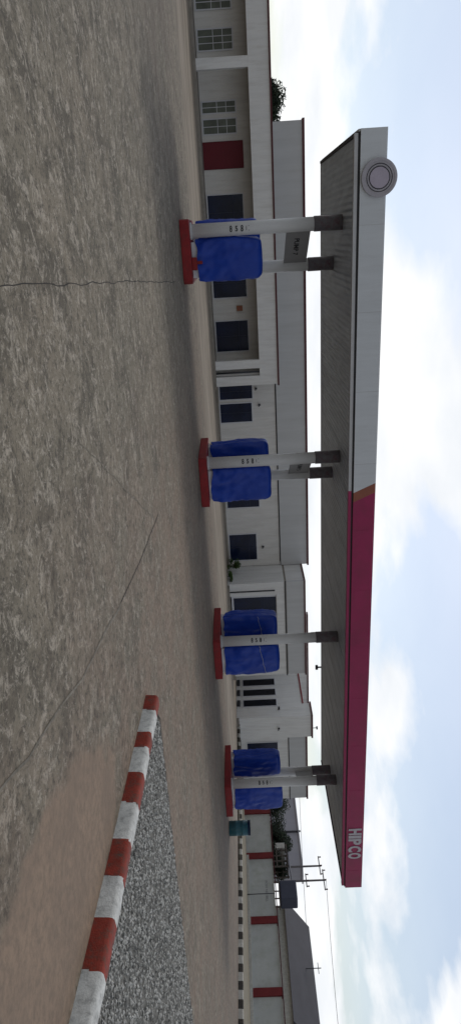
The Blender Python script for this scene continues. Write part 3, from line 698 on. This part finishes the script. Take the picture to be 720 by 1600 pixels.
# ------------------------------------------------------------------ teal drum
dr = thing('waste_drum', 'teal waste drum with a dark blue top standing alone past the last pump', 'drum', (27.33, 23.35, 0))
bm = bmesh.new(); prof = [(0, .33), (.02, .35), (.33, .35), (.35, .365), (.37, .35), (.66, .35), (.68, .365), (.70, .35), (.93, .35)]
tube(bm, [(0, 0, z) for z, r in prof], [r for z, r in prof], 28); obj('body', bm, 'teal', dr)
bm = bmesh.new(); tube(bm, [(0, 0, .932), (0, 0, 1.04), (0, 0, 1.06), (0, 0, 1.06), (0, 0, .98)], [.352, .352, .372, .33, .32], 28, cap=False); obj('rim', bm, 'teal_dark', dr)
bm = bmesh.new(); tube(bm, [(0, 0, .95), (0, 0, .98)], .32, 24); obj('lid', bm, 'teal_dark', dr)

# ------------------------------------------------------------------ greenery
def foliage(bm, c, rad, n, s, rnd, clump=9):
    cl = []
    for k in range(clump):
        d = Vector((rnd.gauss(0, 1), rnd.gauss(0, 1), rnd.gauss(0, .8))).normalized()*rnd.uniform(.25, .8)
        cl.append((Vector(c)+Vector((d.x*rad[0], d.y*rad[1], d.z*rad[2])), rnd.uniform(.3, .55)))
    for k in range(n):
        cc, q = rnd.choice(cl)
        d = Vector((rnd.gauss(0, 1), rnd.gauss(0, 1), rnd.gauss(0, 1))).normalized()*(rnd.random()**.4)*q
        p = cc+Vector((d.x*rad[0], d.y*rad[1], d.z*rad[2]))
        a = Vector((rnd.gauss(0, 1), rnd.gauss(0, 1), rnd.gauss(0, .6))).normalized(); b_ = a.orthogonal().normalized()
        l, w_ = s*rnd.uniform(.6, 1.3), s*rnd.uniform(.25, .45)
        bm.faces.new([bm.verts.new(p+v) for v in (a*-l*.5, b_*w_*.5, a*l*.5, b_*-w_*.5)])
def tree(x, y, h, rad, label, seed, n=7000, s=.30, group='trees beyond the walls'):
    rnd = random.Random(seed); t = thing('leafy_tree', label, 'tree', (x, y, 0), group=group)
    bm = bmesh.new(); top = h-rad[2]
    tube(bm, [(0, 0, 0), (.1, .05, top*.5), (0, .1, top)], [.2, .15, .09], 8)
    for k in range(5):
        a = rnd.random()*6.28; tube(bm, [(0, .1, top*.8), (math.cos(a)*rad[0]*.4, math.sin(a)*rad[1]*.4, top+rad[2]*.1), (math.cos(a)*rad[0]*.7, math.sin(a)*rad[1]*.7, top+rad[2]*.5)], [.07, .05, .02], 6)
    obj('trunk', bm, 'trunk', t)
    bm = bmesh.new(); foliage(bm, (0, 0, top), rad, n, s, rnd, 12); obj('crown', bm, 'leaf', t)
# behind the boundary wall (between end wing and the poles)
tree(60, 54.5, 4.9, (2.6, 2.2, 2.2), 'dark leafy tree behind the boundary wall, closest to the end wing', 11)
tree(60.5, 50.6, 5.0, (2.6, 2.4, 2.1), 'dark leafy tree behind the boundary wall, between two other trees', 12)
tree(60, 47.2, 4.5, (2.4, 2.0, 1.8), 'dark low tree behind the boundary wall above the first red pilaster', 13)
tree(-9.3, 58, 6.6, (2.2, 2.2, 1.5), 'dark tree crown showing above the porch left of the tall parapet', 14)
tree(-20, 60, 8.4, (3.2, 3, 2.5), 'broad dark tree behind the far left end of the shop', 15)
tree(66, 26, 6.0, (3.2, 3, 2.4), 'broad dark tree behind the boundary wall at the far right', 16)
rnd = random.Random(5)
for (x, y, h, lab) in ((23.9, 44.9, 1.0, 'small green shrub at the corner where the shop meets the projecting wing'), (24.3, 43.9, .5, 'lower green shrub in front of the taller one at the wing corner')):
    t = thing('shrub', lab, 'shrub', (x, y, 0), group='shrubs at the wing corner')
    bm = bmesh.new()
    for k in range(5): a = rnd.random()*6.28; tube(bm, [(0, 0, 0), (math.cos(a)*.15, math.sin(a)*.15, h*.7)], [.02, .01], 5)
    obj('stem', bm, 'trunk', t)
    bm = bmesh.new(); foliage(bm, (0, 0, h*.55), (.6, .5, h*.5), 700, .16, rnd, 7); obj('foliage', bm, 'leaf_g', t)

# ------------------------------------------------------------------ things beyond the wall
wh = thing('warehouse', 'long pale grey warehouse beyond the trees with a dark drainpipe', 'building', (80, 63, 0))
G = Grp(wh)
G.box('wall', 'pale_metal', 75, 78, 58.0, 76, 0, 6.55)
G.box('roof', 'pale_metal', 74.8, 78.2, 57.8, 76.2, 6.552, 6.70)
bm = bmesh.new(); tube(bm, [(-5.1, .1, 0), (-5.1, .1, 6.9)], .12, 8); obj('upright_line', bm, 'dark', wh)
# water tank on a stand
tk = thing('water_tank', 'dark slate box-shaped water tank above the boundary wall, right of the utility poles', 'water tank', (57.5, 41.5, 0))
bm = bmesh.new(); box(bm, -.7, .7, -.95, .95, 3.05, 4.65); obj('tank_body', bm, 'tank', tk, bevel=.12)
bm = bmesh.new()
for sx in (-.6, .6):
    for sy in (-.8, .8): tube(bm, [(sx, sy, 0), (sx, sy, 3.04)], .06, 6)
    tube(bm, [(sx, -.8, 1.4), (sx, .8, 2.6)], .035, 6)
box(bm, -.75, .75, -1.0, 1.0, 2.96, 3.045)
obj('stand', bm, 'wood', tk)
# unfinished timber-framed kiosk
kf = thing('timber_frame', 'unfinished dark timber frame above the wall between the trees and the water tank', 'frame', (59, 46.2, 0))
bm = bmesh.new()
for sy in (-1.2, -.6, 0, .6, 1.2):
    for sx in (-.8, .8): box(bm, sx-.06, sx+.06, sy-.06, sy+.06, 0, 4.1+.35*math.sin(sy*5))
for z in (2.95, 3.5, 4.0): box(bm, -.9, -.78, -1.3, 1.3, z, z+.12); box(bm, .78, .9, -1.3, 1.3, z, z+.12)
obj('posts', bm, 'wood', kf)
bm = bmesh.new(); box(bm, -1.0, 1.0, .75, 1.35, 2.9, 3.9); obj('boarding', bm, 'kerb_cream', kf)
bm = bmesh.new(); prism(bm, [(-1.1, 4.13), (1.1, 4.35), (1.1, 4.41), (-1.1, 4.19)], 'y', -1.3, .3); obj('sheet', bm, 'dark_roof', kf)
# dark-roofed house at the right end
hs = thing('dark_roofed_house', 'house with a dark pitched roof above the boundary wall, right of the water tank', 'house', (66, 40, 0))
bm = bmesh.new(); box(bm, -4, 4, -6.5, 3.6, 0, 3.5); obj('wall', bm, 'kerb_cream', hs)
bm = bmesh.new(); prism(bm, [(-4.5, 3.502), (4.5, 3.502), (0, 6.0)], 'y', -7, 4.0); obj('roof', bm, 'dark_roof', hs)
window(hs, -1, 1, 1.2, 2.6, -6.502)
bm = bmesh.new(); tube(bm, [(-1.5, -1, 5.0), (-1.5, -1, 6.6)], .04, 6); box(bm, -1.52, -1.48, -1.5, -.5, 6.3, 6.36); obj('aerial', bm, 'black_steel', hs)
# utility poles
def upole(x, y, h, label, arms):
    t = thing('utility_pole', label, 'utility pole', (x, y, 0), group='utility poles beyond the wall')
    bm = bmesh.new(); tube(bm, [(0, 0, 0), (0, 0, h)], [.17, .11], 10); obj('pole', bm, 'pole', t)
    for z, hw in arms:
        bm = bmesh.new(); box(bm, -.14, -.02, -hw, hw, z-.06, z+.06); c = obj('crossarm', bm, 'pole', t)
        for sy in (-hw+.1, 0, hw-.1):
            bm = bmesh.new(); tube(bm, [(-.08, sy, z+.06), (-.08, sy, z+.12), (-.08, sy, z+.2), (-.08, sy, z+.3), (-.08, sy, z+.34)], [.03, .09, .06, .10, .04], 8); obj('insulator', bm, 'coping_dark', c)
    return t
upole(75, 57.85, 9.05, 'left utility pole, a single crossarm on top, beyond the wall', [(8.8, 1.3)])
upole(75, 55.85, 9.35, 'right utility pole, two crossarms, beyond the wall', [(9.1, 1.4), (6.9, .9)])
def wire(name, p0, p1, sag, label):
    p0, p1 = Vector(p0), Vector(p1); bm = bmesh.new()
    tube(bm, [p0.lerp(p1, k/24)-Vector((0, 0, sag*4*(k/24)*(1-k/24)))-p0 for k in range(25)], .025, 5)
    tag(obj(name, bm, 'wire', loc=p0), label, 'cable')
wire('overhead_cable', (75, 90, 9.0), (75, 30, 5.6), .5, 'thin black overhead cable sagging across the sky past the end wing')
wire('overhead_cable', (75, 55.9, 9.4), (78, 12, 8.2), .5, 'thin black overhead cable leading right from the top of the right pole')
# little floodlight on the rear edge of the canopy
fl = thing('floodlight', 'tiny dark floodlight under the rear edge of the canopy, left of the farthest columns', 'floodlight', (21.4, 28.2, 4.98))
bm = bmesh.new(); box(bm, -.03, .03, -.03, .03, .08, .262); obj('bracket', bm, 'black_steel', fl)
bm = bmesh.new(); box(bm, -.12, .12, -.06, .06, -.05, .08); obj('housing', bm, 'black_steel', fl, bevel=.01)
